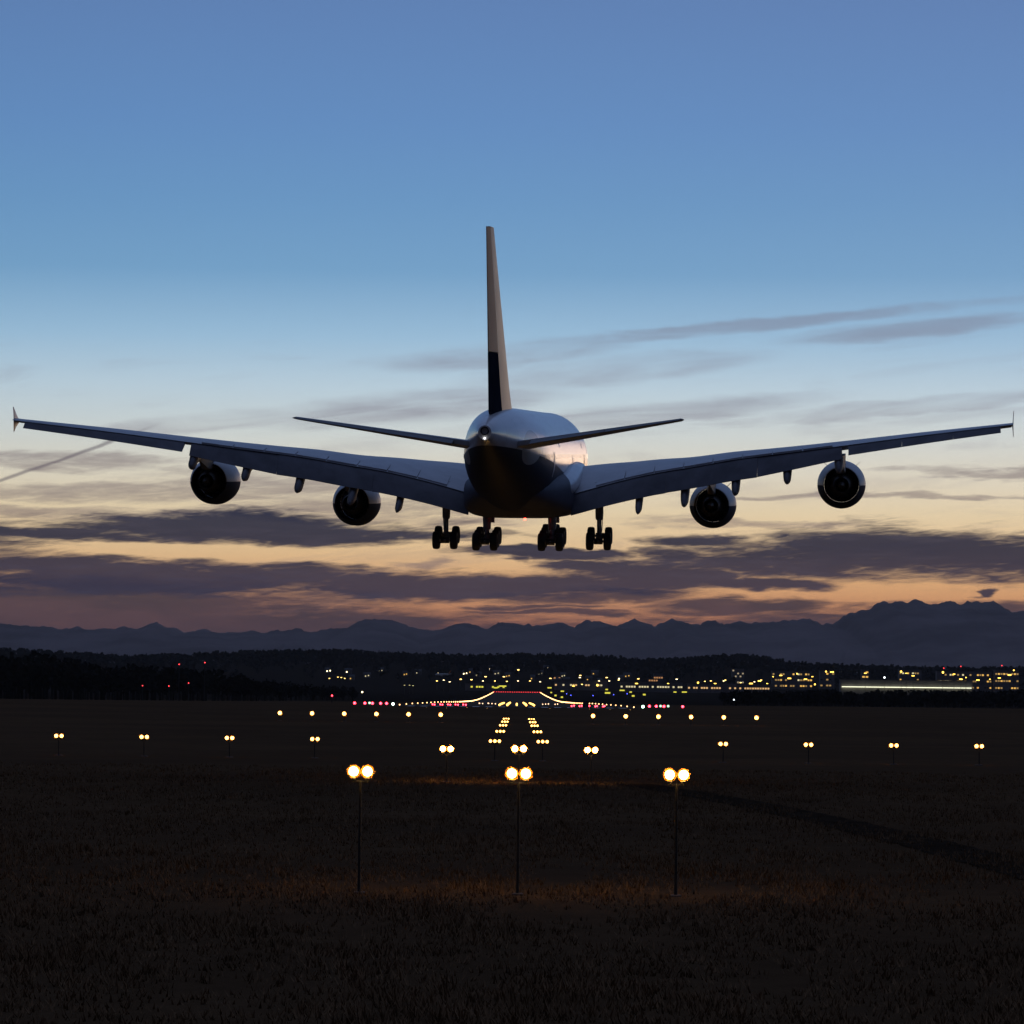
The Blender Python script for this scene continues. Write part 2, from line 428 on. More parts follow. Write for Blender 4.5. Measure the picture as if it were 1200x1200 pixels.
def build_grass():
    rnd = random.Random(21); bm = bmesh.new(); n = 0
    while n < 52000:
        Y = 78 + 290 * rnd.random() ** 1.25; x = rnd.uniform(-.15, .15) * Y
        d = mnoise.noise(Vector((x * .22, Y * .07, 1.))) + .6 * mnoise.noise(Vector((x * .9, Y * .3, 4.)))
        if d < rnd.uniform(-.7, .35): continue
        g = ground_z(x, Y) - .02; h = rnd.uniform(.10, .26) * (1 + max(0, d) * 1.1); n += 1
        for _ in range(3):
            a = rnd.uniform(0, math.tau); w = rnd.uniform(.015, .04); l = rnd.uniform(.05, .2) * h / .2
            ox, oy = x + rnd.uniform(-.12, .12), Y + rnd.uniform(-.12, .12)
            ca, sa = math.cos(a), math.sin(a)
            bm.faces.new((bm.verts.new((ox - sa * w, oy + ca * w, g)), bm.verts.new((ox + sa * w, oy - ca * w, g)), bm.verts.new((ox + ca * l, oy + sa * l, g + h * rnd.uniform(.7, 1.2)))))
    me = bpy.data.meshes.new('dry_grass'); bm.to_mesh(me); bm.free()
    me.materials.append(pbr('dry_grass_blades', (.19, .115, .06), .9, spec=0., nscale=.6, namp=.4))
    o = bpy.data.objects.new('dry_grass', me); C.objects.link(o)
    kind(tag(o, 'short dry grass tufts over the dark field round the lamps', 'grass'), 'stuff')
build_grass()
def build_track():
    pts = []
    for px, py in ((740, 921), (800, 930), (880, 944), (980, 964), (1100, 992), (1260, 1034)):
        d = ray(px, py); p = EYE + d * ((EYE.z - .5) / -d.z); pts.append(p)
    bm = bmesh.new(); prev = None
    for i in range(len(pts) - 1):
        for k in range(12):
            p = pts[i].lerp(pts[i + 1], k / 12); q = (pts[i + 1] - pts[i]); q.z = 0; q.normalize(); side = Vector((-q.y, q.x, 0))
            w = 1.7 + .35 * mnoise.noise(p * .3); cur = [bm.verts.new((v.x, v.y, ground_z(v.x, v.y) + .035)) for v in (p - side * w, p, p + side * w)]
            if prev:
                for j in (0, 1): bm.faces.new((prev[j], prev[j + 1], cur[j + 1], cur[j]))
            prev = cur
    kind(obj('service_track', bm, pbr('track_earth', (.035, .024, .016), .95, spec=0., nscale=.8, namp=.35, bump=.5, bscale=3.), sharp=180), 'structure')
build_track()

# ------------------------------------------------------------------ mountains
def build_mountains():
    ridge = [(-500, 742), (-250, 735), (-80, 728), (30, 733), (90, 737), (160, 736), (185, 731), (215, 739), (280, 741), (340, 739), (395, 738), (420, 729), (440, 725), (462, 727),
             (480, 733), (500, 740), (545, 731), (570, 735), (590, 730), (615, 731), (640, 733), (655, 729), (675, 735), (688, 727), (705, 729), (722, 732), (745, 727), (758, 728),
             (768, 735), (790, 725), (815, 731), (840, 728), (870, 731), (900, 728), (925, 728), (950, 726), (978, 733), (990, 721), (1010, 716), (1035, 705), (1052, 707), (1075, 704),
             (1095, 708), (1120, 705), (1165, 706), (1180, 714), (1200, 718), (1260, 712), (1340, 726), (1450, 716), (1700, 735)]
    Y0 = 27000.
    bm = bmesh.new(); rows = []
    offs = [(-6500, .0), (-5000, .2), (-3800, .38), (-2700, .55), (-1700, .72), (-900, .86), (-350, .95), (0, 1.), (700, .8), (2500, .3), (5000, 0)]
    pxs = [-500 + i * 2.5 for i in range(880)]
    for dy, k in offs:
        row = []
        for px in pxs:
            x = (px - 600) / F * Y0
            h = (812 + (px - 608) * .0108 - lerp_tab(ridge, px)) / F * Y0
            w = .35 + .65 * (1 - k)
            n = mnoise.fractal(Vector((x * .0011, dy * .0009, 3.)), .9, 2.1, 6)
            n2 = mnoise.fractal(Vector((x * .009, dy * .004, 8.)), .8, 2.1, 5)
            z = h * k + n * 120 * k * (1 - k) * 3.2 + n2 * 20 * min(k, .9) + (n2 * 7 + mnoise.noise(Vector((x * .035, 1., 2.))) * 7 if dy == 0 else 0)
            row.append(bm.verts.new((x + n * 300 * (1 - k), Y0 + dy, max(z, 0) * 1. + EYE.z * (k > 0) - (k == 0) * 70)))
        rows.append(row)
    for a, b in zip(rows, rows[1:]):
        for i in range(len(pxs) - 1): bm.faces.new((a[i], a[i + 1], b[i + 1], b[i]))
    m = pbr('mountain_rock', (.20, .155, .15), .95, spec=0., nscale=.0016, namp=.3)
    kind(obj('mountains', bm, m, sharp=60), 'structure')
build_mountains()

# ------------------------------------------------------------------ woods
def leafy(bm, c, rx, rz, n, size, rnd):
    for _ in range(n):
        while True:
            q = Vector((rnd.uniform(-1, 1), rnd.uniform(-1, 1), rnd.uniform(-1, 1)))
            if .35 < q.length < 1: break
        p = c + Vector((q.x * rx, q.y * rx, q.z * rz))
        e = Euler((rnd.uniform(0, 6), rnd.uniform(0, 6), rnd.uniform(0, 6))).to_matrix() * (size * rnd.uniform(.6, 1.3))
        a = [bm.verts.new(p + e @ Vector(k)) for k in ((-1, -.5, 0), (0, -.9, .2), (1, -.2, 0), (.6, .8, -.2), (-.5, .9, .1))]
        bm.faces.new(a)
def tree(bm, x, y, z, h, r, n, size, rnd):
    vs = []
    tube(bm, [(x, y, z - 1), (x, y, z + h * .45), (x + r * .1, y, z + h * .8)], [h * .022, h * .015, h * .004], 5)
    lobes = rnd.randint(3, 5)
    for i in range(lobes):
        a = rnd.uniform(0, math.tau); d = r * rnd.uniform(.0, .55)
        zz = z + h * rnd.uniform(.42, .80)
        rr = r * rnd.uniform(.45, .75)
        leafy(bm, Vector((x + math.cos(a) * d, y + math.sin(a) * d, zz)), rr, min(rr * 1.2, z + h - zz), n // lobes, size, rnd)
M_leaf = pbr('dusk_foliage', (.026, .025, .018), .9, spec=0., nscale=.08, namp=.4)
def build_woods():
    rnd = random.Random(3)
    top = [(-300, 762), (0, 764), (30, 765), (60, 768), (95, 771), (125, 780), (160, 777), (210, 780), (250, 783), (290, 792), (320, 797), (360, 801), (430, 805)]
    bm = bmesh.new()
    for px in range(-160, 420, 5):
        for layer in range(4):
            q = px + rnd.uniform(-4, 4)
            Y = 1820 + layer * 45 + rnd.uniform(-20, 20) + max(0, px - 300) * 5
            p = at(q, lerp_tab(top, q), Y)
            g = ground_z(p.x, Y); h = max(5, (p.z - g) * rnd.uniform(.72, 1.04))
            tree(bm, p.x, Y, g, h, h * rnd.uniform(.26, .40), 64, h * .055, rnd)
    kind(tag(obj('wood', bm, M_leaf, smooth=False), 'dark tall wood along the far edge of the grass field', 'wood'), 'stuff')
    bm = bmesh.new()
    for i in range(420):
        px = rnd.uniform(845, 1330); Y = rnd.uniform(2050, 2500)
        p = at(px, 811 + rnd.uniform(-3, 5), Y); g = ground_z(p.x, Y); h = max(3.5, p.z - g)
        tree(bm, p.x, Y, g, h, h * rnd.uniform(.4, .7), 40, h * .10, rnd)
    kind(tag(obj('hedgerow', bm, M_leaf, smooth=False), 'low dark hedge across the field before the terminal', 'hedge'), 'stuff')
    bm = bmesh.new()
    for i in range(4200):
        px = rnd.uniform(-250, 1450); Y = 7195 - abs(rnd.gauss(0, 1)) * 620
        if Y < 5400: continue
        x = (px - 600) / F * Y; g = ground_z(x, Y); h = rnd.uniform(9, 17)
        tree(bm, x, Y, g, h, h * rnd.uniform(.35, .55), 18, h * .17, rnd)
    kind(tag(obj('hill_forest', bm, M_leaf, smooth=False), 'dark forest covering the low hills before the mountains', 'forest'), 'stuff')
build_woods()

# ------------------------------------------------------------------ the airliner  (local: X right, Y forward, Z up; station s metres behind the nose -> y = 38 - s)
A = empty('airliner'); tag(A, 'large four engined airliner with white and navy paint, wheels and flaps down', 'airplane')
def st(s): return 38. - s
def ring_se(zc, hw, hh, y, n=48, e=2.0, flat=0.):
    out = []
    for k in range(n):
        a = k * math.tau / n; c, s = math.cos(a), math.sin(a)
        out.append(Vector((hw * math.copysign(abs(c) ** (2 / e), c), y, zc + hh * math.copysign(abs(s) ** (2 / e), s))))
    return out
def smooth_tab(tab, s):
    for i in range(len(tab) - 1):
        if s <= tab[i + 1][0]:
            p = [tab[max(i - 1, 0)], tab[i], tab[i + 1], tab[min(i + 2, len(tab) - 1)]]
            h = p[2][0] - p[1][0]; u = (s - p[1][0]) / h; out = []
            for k in range(1, len(tab[0])):
                m0 = (p[2][k] - p[0][k]) / max(p[2][0] - p[0][0], 1e-6) * h; m1 = (p[3][k] - p[1][k]) / max(p[3][0] - p[1][0], 1e-6) * h
                out.append((2 * u**3 - 3 * u**2 + 1) * p[1][k] + (u**3 - 2 * u**2 + u) * m0 + (-2 * u**3 + 3 * u**2) * p[2][k] + (u**3 - u**2) * m1)
            return out
    return list(tab[-1][1:])
FUS = [(0, -1.3, .05, .05), (.6, -1.2, .9, .9), (2, -1.0, 1.8, 1.95), (5, -.45, 2.9, 3.2), (9, -.1, 3.4, 3.95), (13, 0, 3.57, 4.2), (20, 0, 3.57, 4.2), (34, 0, 3.57, 4.2), (46, 0, 3.57, 4.2),
       (51, .12, 3.5, 4.08), (56, .55, 3.2, 3.62), (61, 1.15, 2.6, 2.95), (65, 1.6, 1.98, 2.25), (69, 1.95, 1.25, 1.45), (71.4, 2.08, .78, .9), (72.5, 2.12, .5, .55)]
def build_airliner():
    bm = bmesh.new(); rings = []
    s = 0.
    while s < 72.5:
        zc, hw, hh = smooth_tab(FUS, s); rings.append(ring_se(zc, hw, hh, st(s), e=2.05)); s += .25 if s < 2 else .8
    zc, hw, hh = FUS[-1][1:]; rings.append(ring_se(zc, hw, hh, st(72.5)))
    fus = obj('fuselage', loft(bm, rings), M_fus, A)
    # tail cone: exhaust of the auxiliary power unit and the white tail lamp
    bm = bmesh.new(); lathe(bm, [(st(72.45), .34), (st(72.75), .32), (st(72.75), .25), (st(72.3), .22), (st(72.3), .01)], 'Y', (0, 0, 2.25), 16)
    obj('auxiliary_exhaust', bm, M_dark, A)
    bm = bmesh.new(); bmesh.ops.create_uvsphere(bm, u_segments=10, v_segments=8, radius=.07, matrix=Matrix.Translation((0, st(72.58), 1.70)))
    obj('tail_light', bm, G_tail, A)
    # cabin windows, far too small to pick apart
    bm = bmesh.new()
    for zz, s0, s1 in ((.35, 9, 58), (2.45, 11, 54)):
        q = s0
        while q < s1:
            zc, hw, hh = smooth_tab(FUS, q)
            w = hw * math.sqrt(max(0, 1 - ((zz - zc) / hh) ** 2)) + .015
            nrm = Vector((w / hw ** 2, 0, (zz - zc) / hh ** 2)).normalized()
            for sx in (-1, 1):
                e = Vector((0, 0, 1)).cross(Vector((sx * nrm.x, 0, nrm.z))).normalized(); up = Vector((sx * nrm.x, 0, nrm.z)).cross(e)
                c = Vector((sx * w, st(q), zz))
                bm.faces.new([bm.verts.new(c + e * a * .13 + up * b_ * .19) for a, b_ in ((-1, -.6), (-.6, -1), (.6, -1), (1, -.6), (1, .6), (.6, 1), (-.6, 1), (-1, .6))])
            q += .9
    kind(obj('cabin_window_row', bm, M_glass, fus), 'stuff')
    # doors outlined on both decks
    for q, zz, hgt in ((16, -.5, 1.0), (30, -.5, 1.0), (50, -.3, 1.0), (18, 2.0, .9), (44, 2.0, .9)):
        for sx in (-1, 1):
            zc, hw, hh = smooth_tab(FUS, q); bm = bmesh.new(); rings2 = []
            for i in range(9):
                z2 = zz - hgt + 2 * hgt * i / 8; w = hw * math.sqrt(max(.01, 1 - ((z2 - zc) / hh) ** 2)) + .012
                rings2.append([bm.verts.new((sx * w, st(q) + a, z2)) for a in (-.55, .55)])
            for a, b in zip(rings2, rings2[1:]): bm.faces.new((a[0], a[1], b[1], b[0]))
            obj('door', bm, pbr('door_paint', (.60, .61, .64), .35, nscale=1., namp=.1), fus)
    # belly fairing round the wing root and the wheel wells
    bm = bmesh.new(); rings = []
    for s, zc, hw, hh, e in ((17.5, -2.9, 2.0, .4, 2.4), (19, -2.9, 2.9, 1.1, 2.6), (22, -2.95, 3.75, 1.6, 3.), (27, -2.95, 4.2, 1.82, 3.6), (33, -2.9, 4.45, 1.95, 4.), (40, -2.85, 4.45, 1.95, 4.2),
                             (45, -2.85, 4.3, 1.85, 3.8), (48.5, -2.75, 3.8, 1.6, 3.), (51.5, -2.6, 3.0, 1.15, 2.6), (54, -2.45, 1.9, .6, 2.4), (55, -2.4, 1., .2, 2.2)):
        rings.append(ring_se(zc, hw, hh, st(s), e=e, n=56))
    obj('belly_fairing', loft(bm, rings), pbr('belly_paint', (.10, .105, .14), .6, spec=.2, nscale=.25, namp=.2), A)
    for sx in (-1, 1):
        bm = bmesh.new(); rings = []
        for s, zc, hw, hh in ((19, -1.9, .1, .1), (21, -1.7, .8, .8), (26, -1.35, 1.15, 1.25), (33, -1.5, 1.2, 1.15), (38, -1.9, 1.15, 1.0), (42, -2.2, 1.0, .9), (46, -2.4, .6, .6), (49, -2.5, .1, .1)):
            rings.append([p + Vector((sx * (3.55 if 20 < s < 45 else 3.2), 0, 0)) for p in ring_se(zc, hw, hh, st(s), n=24)])
        obj('wing_root_fairing', loft(bm, rings), M_fair, A)
    # red anti-collision lamp under the belly
    bm = bmesh.new(); bmesh.ops.create_uvsphere(bm, u_segments=12, v_segments=8, radius=.11, matrix=Matrix.Translation((.6, st(43.5), -4.80)))
    obj('anti_collision_light', bm, glow('beacon', (1., .05, .03), 14), A)

    # ---- wings
    VANE = mesh_of(box(bmesh.new(), (0, 0, 0), (.5, .7, .05)), M_dark, False)
    TEZ = [(3.0, -3.15), (5., -2.58), (7.7, -1.82), (11.2, -1.0), (14.6, -.42), (17.7, .15), (23, .85), (26.9, 1.38), (33, 2.2), (39.9, 3.05)]
    def le(x): return 21.5 + .745 * (x - 3) + .0024 * max(0, x - 15) ** 2
    def te(x): return lerp_tab([(2, 39.6), (3, 39.8), (13.5, 41.8), (27, 47.2), (39.9, 54.)], x)
    def inc(x): return lerp_tab([(3, 4.4), (6, 3.2), (9, 1.6), (13, .2), (20, -1.2), (39.3, -2.2)], x)
    def thick(x): return lerp_tab([(3, .13), (14, .10), (39.3, .085)], x)
    def prof(n=14):
        xs = [.5 * (1 - math.cos(math.pi * i / n)) for i in range(n + 1)]
        th = lambda c: 5 * (.2969 * math.sqrt(c) - .126 * c - .3516 * c * c + .2843 * c ** 3 - .1015 * c ** 4)
        return [(c, th(c)) for c in reversed(xs)] + [(c, -th(c) * .85) for c in xs[1:-1]]
    PR = prof()
    def wing_ring(x, cut):
        c = te(x) - le(x); zte = smooth_tab(TEZ, x)[0]; i = math.tan(R(inc(x))); out = []
        for u, v in PR:
            uu = min(u, cut); 
            if u > cut: v = 0.012 * math.copysign(1, v)
            out.append(Vector((x, st(le(x) + uu * c), zte + (1 - uu) * c * i + v * thick(x) * c + .035 * c * math.sin(math.pi * uu) * .7)))
        return out
    def wpoint(x, u, dz=0):
        c = te(x) - le(x); zte = smooth_tab(TEZ, x)[0]
        return Vector((x, st(le(x) + u * c), zte + (1 - u) * c * math.tan(R(inc(x))) + dz))
    mir = lambda o: None
    for sx in (-1, 1):
        fl = lambda p: Vector((p.x * sx, p.y, p.z))
        bm = bmesh.new()
        xs = [2.2] + [3 + i * .9 for i in range(42)] ; xs = [x for x in xs if x < 39.7] + [39.85]
        w = obj('wing', loft(bm, [[fl(p) for p in wing_ring(x, 1.)] for x in xs]), M_wing, A, sharp=50)
        # wing-tip fence
        bm = bmesh.new(); t = wpoint(39.9, .35); rings = []
        for dz, ch, dy in ((-.85, .3, -1.2), (-.5, .9, -.9), (0, 2.4, -.2), (.55, 1.2, -.8), (1.15, .3, -1.4)):
            yy = t.y + dy; rings.append([fl(Vector((t.x + .02 + a * .03 + abs(dz) * .02, yy + b * ch * .5, t.z + dz))) for a, b in ((0, 1), (1, .3), (.7, -.4), (0, -1), (-.7, -.4), (-1, .3))])
        obj('wing_tip_fence', loft(bm, rings), M_wing, A)
        # flaps: fixed wing above, flap slab slid aft and down
        def slab(name, x0, x1, drop0, drop1, aft, th, m, lift=.02, n=5, parent=A):
            bm = bmesh.new(); rings = []
            for i in range(n + 1):
                f = i / n; x = x0 + (x1 - x0) * f; d = drop0 + (drop1 - drop0) * f
                p = wpoint(x, 1., lift) + Vector((0, .45, 0)); a = aft * d + .2
                L = Vector((0, -a, -d)); N = Vector((0, -L.z, L.y)).normalized() * -1
                if N.z < 0: N = -N
                pts = []
                for u, v in ((0.02, 0.), (.10, .6), (.3, 1.), (.6, .75), (1., .06), (1., -.06), (.6, -.35), (.3, -.6), (.08, -.55)):
                    pts.append(fl(p + L * (u * 1.06 - .06) + N * (v * th)))
                rings.append(pts)
            return obj(name, loft(bm, rings), m, parent, sharp=40)
        slab('flap', 4.25, 12.095, 1.75, 1.80, 1.1, .26, M_flap, n=8)
        slab('flap', 12.105, 19.645, 1.78, 1.70, 1.15, .24, M_flap)
        slab('flap', 19.655, 26.5, 1.68, 1.08, 1.2, .18, M_flap)
        for a, b in ((27.0, 31.235), (31.245, 35.235), (35.245, 38.9)):
            da = lerp_tab([(27, .85), (38.4, .55)], a); db = lerp_tab([(27, .85), (38.4, .55)], b)
            slab('aileron', a, b, da, db, 1.9, .12, M_flap, lift=.02, n=3)
        # spoiler panels resting just proud of the upper surface
        for i in range(8):
            x0 = 6.2 + i * 2.45; x1 = x0 + 2.36; bm = bmesh.new(); q = []
            for x in (x0, x1):
                for u in (.80, .985):
                    c = te(x) - le(x)
                    base = wpoint(x, u, .035 * c * .7 * math.sin(math.pi * u) + thick(x) * c * 5 * (.2969 * u ** .5 - .126 * u - .3516 * u * u + .2843 * u ** 3 - .1015 * u ** 4))
                    q += [fl(base + Vector((0, 0, .02))), fl(base + Vector((0, 0, .075 + .05 * (u > .9))))]
            loft(bm, [[q[0], q[1], q[3], q[2]], [q[4], q[5], q[7], q[6]]])
            obj('spoiler', bm, M_wing, A)
        # canoe fairings of the flap tracks
        for x, big in ((9.9, .85), (13.7, 1.), (17.9, 1.), (22.1, .95), (26.25, .95)):
            bm = bmesh.new(); rings = []
            d = lerp_tab([(9.9, 2.0), (13.7, 2.05), (17.9, 1.85), (22.1, 1.5), (26.2, 1.15)], x)
            p = wpoint(x, .55, -.7)
            path = [(p + Vector((0, 1.2, .35)), .05, .05), (p + Vector((0, 0, 0)), .26, .4), (wpoint(x, .8, -.95), .38, .62), (wpoint(x, 1., -.75 - d * .35), .40, .68),
                    (wpoint(x, 1., -.55 - d * .95) + Vector((0, -d * .75, 0)), .34, .60), (wpoint(x, 1., -.5 - d * 1.1) + Vector((0, -d * 1.2 - .2, 0)), .26, .42), (wpoint(x, 1., -.55 - d * 1.2) + Vector((0, -d * 1.45 - .3, 0)), .1, .14)]
            for c, hw, hh in path:
                rings.append([fl(c + Vector((math.cos(k * math.tau / 14) * hw * big, 0, math.sin(k * math.tau / 14) * hh * big))) for k in range(14)])
            obj('flap_track_fairing', loft(bm, rings), M_flap, A)
        # engines
        for ex, sexit, ez in ((15.43, 30.3, -3.76), (26.45, 38.6, -1.88)):
            eng = empty('engine', (sx * ex, st(sexit), ez), A)
            bm = bmesh.new()
            lathe(bm, [(-.02, 1.46), (0, 1.52), (1.0, 1.76), (2.4, 1.98), (3.8, 2.02), (4.8, 1.94), (5.3, 1.78), (5.42, 1.66)], 'Y', n=48)
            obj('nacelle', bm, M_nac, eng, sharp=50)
            bm = bmesh.new(); lathe(bm, [(5.42, 1.66), (5.3, 1.55), (4.4, 1.48), (3.2, 1.50), (1.2, 1.50), (-.02, 1.46)], 'Y', n=48); obj('bypass_duct', bm, M_duct, eng)
            bm = bmesh.new(); lathe(bm, [(4.0, 1.47), (3.9, 1.2), (3.95, .35), (4.4, .02)], 'Y', n=32, cap=False)
            obj('fan', bm, M_dark, eng)
            bm = bmesh.new(); lathe(bm, [(3.0, 1.0), (1.4, 1.06), (.3, .95), (-.9, .70), (-1.25, .62), (-1.2, .56), (-.3, .6), (1., .5)], 'Y', n=32)
            obj('core_cowl', bm, M_hot, eng)
            bm = bmesh.new(); lathe(bm, [(.2, .5), (-.8, .42), (-1.6, .22), (-2.0, .03)], 'Y', n=20, cap=True)
            obj('exhaust_plug', bm, M_hot, eng)
            # thin guide vanes in the bypass duct
            for k in range(12):
                a = k * math.tau / 12; vn = link('guide_vane', VANE, eng, (math.cos(a) * 1.25, 2.2, math.sin(a) * 1.25)); vn.rotation_euler = (0, -a, 0)
            bm = bmesh.new(); rings = []
            for yy, z0, z1, hw in ((4.6, 1.75, 2.05, .08), (3.2, 1.7, 2.35, .28), (1.2, 1.4, 2.6, .34), (-.6, .9, 2.6, .34), (-2.2, 1.0, 2.5, .30), (-4.6, 1.6, 2.3, .06)):
                up = smooth_tab(TEZ, ex)[0] - ez + .3
                z1 = min(z1, up + .4)
                rings.append([Vector((a * hw, yy, zz)) for a, zz in ((-1, z0 + .1), (-.5, z0), (.5, z0), (1, z0 + .1), (1, z1), (-1, z1))])
            obj('pylon', loft(bm, rings), M_flap, eng)
            for sc in (-1, 1):   # nacelle strake
                bm = bmesh.new(); loft(bm, [[Vector((sc * (1.1 + a), yy, 1.45 + a + b)) for a, b in ((0, 0), (.45, .0), (.45, .04), (0, .05))] for yy in (3.9, 2.6)])
                obj('strake', bm, M_nac, eng)
        # tailplane
        bm = bmesh.new(); rings = []; TP = []
        for i in range(13):
            f = i / 12; x = .6 + (14.5 - .6) * f; L = 59.2 + .70 * (x - 1); T_ = 67.6 + .265 * (x - 1); z = 1.02 + .150 * x
            c = T_ - L; ring = []
            for u, v in PR:
                uu = min(u, .72)
                if u > .72: v = math.copysign(.30, v) * .72
                ring.append(fl(Vector((x, st(L + uu * c), z + v * .095 * c + (uu - .72) * c * .04))))
            rings.append(ring); TP.append((x, L, c, z))
        tip = rings[-1]; mid_p = sum((Vector(p) for p in tip), Vector()) / len(tip)
        for q, dx in ((.62, .16), (.12, .26)): rings.append([Vector((p.x + sx * dx, mid_p.y + (p.y - mid_p.y) * q - (1 - q) * .9, mid_p.z + (p.z - mid_p.z) * q)) for p in tip])
        obj('tailplane', loft(bm, rings), M_wing, A, sharp=50)
        for lo, hi in ((2, 7), (7, 12)):
            bm = bmesh.new(); rings = []
            for i in range(lo, hi + 1):
                x, L, c, z = TP[i]; x += .03 if i == lo else -.03 if i == hi else 0
                h = Vector((x, st(L + .725 * c), z)); a = c * .275; dn = math.tan(R(4)) * a; th = .022 * c
                rings.append([fl(h + Vector((0, q * -a, -q * dn + v * th))) for q, v in ((0, 0), (.08, .9), (.5, .6), (1, .05), (1, -.05), (.5, -.6), (.08, -.9))])
            obj('elevator', loft(bm, rings), M_flap, A)
    # ---- fin and rudder
    def fin_ring(z, lead, trail, th, u0, u1, n=10):
        c = trail - lead; out = []
        us = [u0 + (u1 - u0) * .5 * (1 - math.cos(math.pi * i / n)) for i in range(n + 1)]
        tt = lambda u: th * 5 * (.2969 * math.sqrt(u) - .126 * u - .3516 * u * u + .2843 * u ** 3 - .1015 * u ** 4) * c
        for u in us: out.append(Vector((tt(u) + .01, st(lead + u * c), z)))
        for u in reversed(us): out.append(Vector((-tt(u) - .01, st(lead + u * c), z)))
        return out
    def flead(z): return lerp_tab([(2.5, 53.2), (4.3, 55.6), (5.5, 56.9), (17.6, 67.7)], z)
    def ftrail(z): return lerp_tab([(2.5, 68.3), (17.6, 72.1)], z)
    zs = [2.8 + i * (17.6 - 2.8) / 16 for i in range(17)]
    bm = bmesh.new(); obj('fin', loft(bm, [fin_ring(z, flead(z), ftrail(z), lerp_tab([(2.8, .115), (17.4, .105)], z), 0, .66) for z in zs]), M_fin, A, sharp=40)
    for z0, z1, m in ((3.55, 8.2, M_navy), (8.26, 17.5, M_rud)):
        bm = bmesh.new(); zz = [z0 + (z1 - z0) * i / 8 for i in range(9)]
        obj('rudder', loft(bm, [fin_ring(z, flead(z), ftrail(z), lerp_tab([(2.8, .115), (17.4, .105)], z), .665, 1.) for z in zz]), m, A, sharp=40)
    # ---- landing gear
    def wheel_mesh():
        bm = bmesh.new()
        lathe(bm, [(-.24, .36), (-.29, .46), (-.30, .60), (-.26, .70), (-.13, .745), (0, .75), (.13, .745), (.26, .70), (.30, .60), (.29, .46), (.24, .36)], 'X', n=24)
        me = bpy.data.meshes.new('tyre'); bmesh.ops.recalc_face_normals(bm, faces=bm.faces); bm.to_mesh(me); bm.free(); me.materials.append(M_rub)
        bm = bmesh.new(); lathe(bm, [(-.22, .02), (-.20, .30), (-.21, .39), (.21, .39), (.20, .30), (.22, .02)], 'X', n=20)
        m2 = bpy.data.meshes.new('rim'); bmesh.ops.recalc_face_normals(bm, faces=bm.faces); bm.to_mesh(m2); bm.free(); m2.materials.append(M_steel)
        for m in (me, m2):
            for p in m.polygons: p.use_smooth = True
            m.set_sharp_from_angle(angle=R(40))
        return me, m2
    tyre, rim = wheel_mesh()
    for gx, s, naxle, top, tilt in ((6.4, 38.6, 2, -2.2, 14), (2.7, 41.6, 3, -4.4, 7)):
        for sx in (-1, 1):
            zb = -6.47
            g = empty('main_gear', (sx * gx, st(s), zb), A)
            L = (naxle - 1) * 1.72 / 2
            rm = Matrix.Rotation(R(tilt), 4, 'X')
            bm = bmesh.new(); tube(bm, [rm @ Vector((0, -L - .25, 0)), rm @ Vector((0, -L, 0)), rm @ Vector((0, 0, .05)), rm @ Vector((0, L, 0)), rm @ Vector((0, L + .25, 0))], [.12, .24, .30, .24, .12], 12)
            obj('bogie_beam', bm, M_steel, g)
            for k in range(naxle):
                yy = -L + k * 1.72; c = rm @ Vector((0, yy, 0))
                bm = bmesh.new(); tube(bm, [c + Vector((-.62, 0, 0)), c + Vector((.62, 0, 0))], .12, 10); obj('axle', bm, M_steel, g)
                bm = bmesh.new(); tube(bm, [c + Vector((-.34, 0, 0)), c + Vector((.34, 0, 0))], .26, 14); obj('brake_drum', bm, M_dark, g)
                for q in (-.73, .73):
                    wv = link('tyre', tyre, g, c + Vector((q, 0, 0))); link('rim', rim, wv)
            bm = bmesh.new(); h = top - zb
            tube(bm, [(0, 0, 0), (0, 0, h * .42)], .2, 14); obj('oleo_piston', bm, M_steel, g)
            bm = bmesh.new(); tube(bm, [(0, 0, h * .36), (0, 0, h * .40), (0, 0, h * .95), (0, 0, h + .4)], [.26, .33, .37, .37], 14); obj('strut', bm, M_steel, g)
            bm = bmesh.new(); tube(bm, [(0, -.24, .15), (0, -.62, h * .24), (0, -.25, h * .42)], [.07, .08, .07], 8); obj('torque_link', bm, M_steel, g)
            bm = bmesh.new(); tube(bm, [(0, 0, h * .55), (-sx * 1.1 if naxle == 2 else 0, 1.6, h + .2)], .11, 8); obj('side_stay', bm, M_steel, g)
            bm = bmesh.new(); tube(bm, [(sx * .2, .2, .5), (sx * .3, .25, h * .5), (sx * .25, .2, h * .9)], .035, 6); obj('brake_hose', bm, M_dark, g)
            if naxle == 2:
                bm = bmesh.new(); box(bm, (sx * .62, .3, h * .86), (.07, 2.0, 1.1), Euler((0, R(10 * sx), 0)).to_matrix()); obj('gear_door', bm, M_fair, g)
            else:
                bm = bmesh.new(); box(bm, (0, 2.0, h * .84), (.9, .07, .9), Euler((R(12), 0, 0)).to_matrix()); obj('gear_door', bm, M_fair, g)
    # nose gear
    g = empty('nose_gear', (0, st(7.6), -6.6), A)
    bm = bmesh.new(); tube(bm, [(0, 0, 0), (0, .15, 1.2), (0, .3, 3.2)], [.11, .16, .2], 12); obj('strut', bm, M_steel, g)
    bm = bmesh.new(); tube(bm, [(-.5, 0, 0), (.5, 0, 0)], .09, 8); obj('axle', bm, M_steel, g)
    for q in (-.48, .48):
        wv = link('tyre', tyre, g, (q, 0, 0)); link('rim', rim, wv)
build_airliner()
A.matrix_world = Matrix.Translation((.92, 320, EYE.z + 19.4)) @ Matrix.Rotation(R(-5.0), 4, 'Z') @ Matrix.Rotation(R(3.6), 4, 'X')

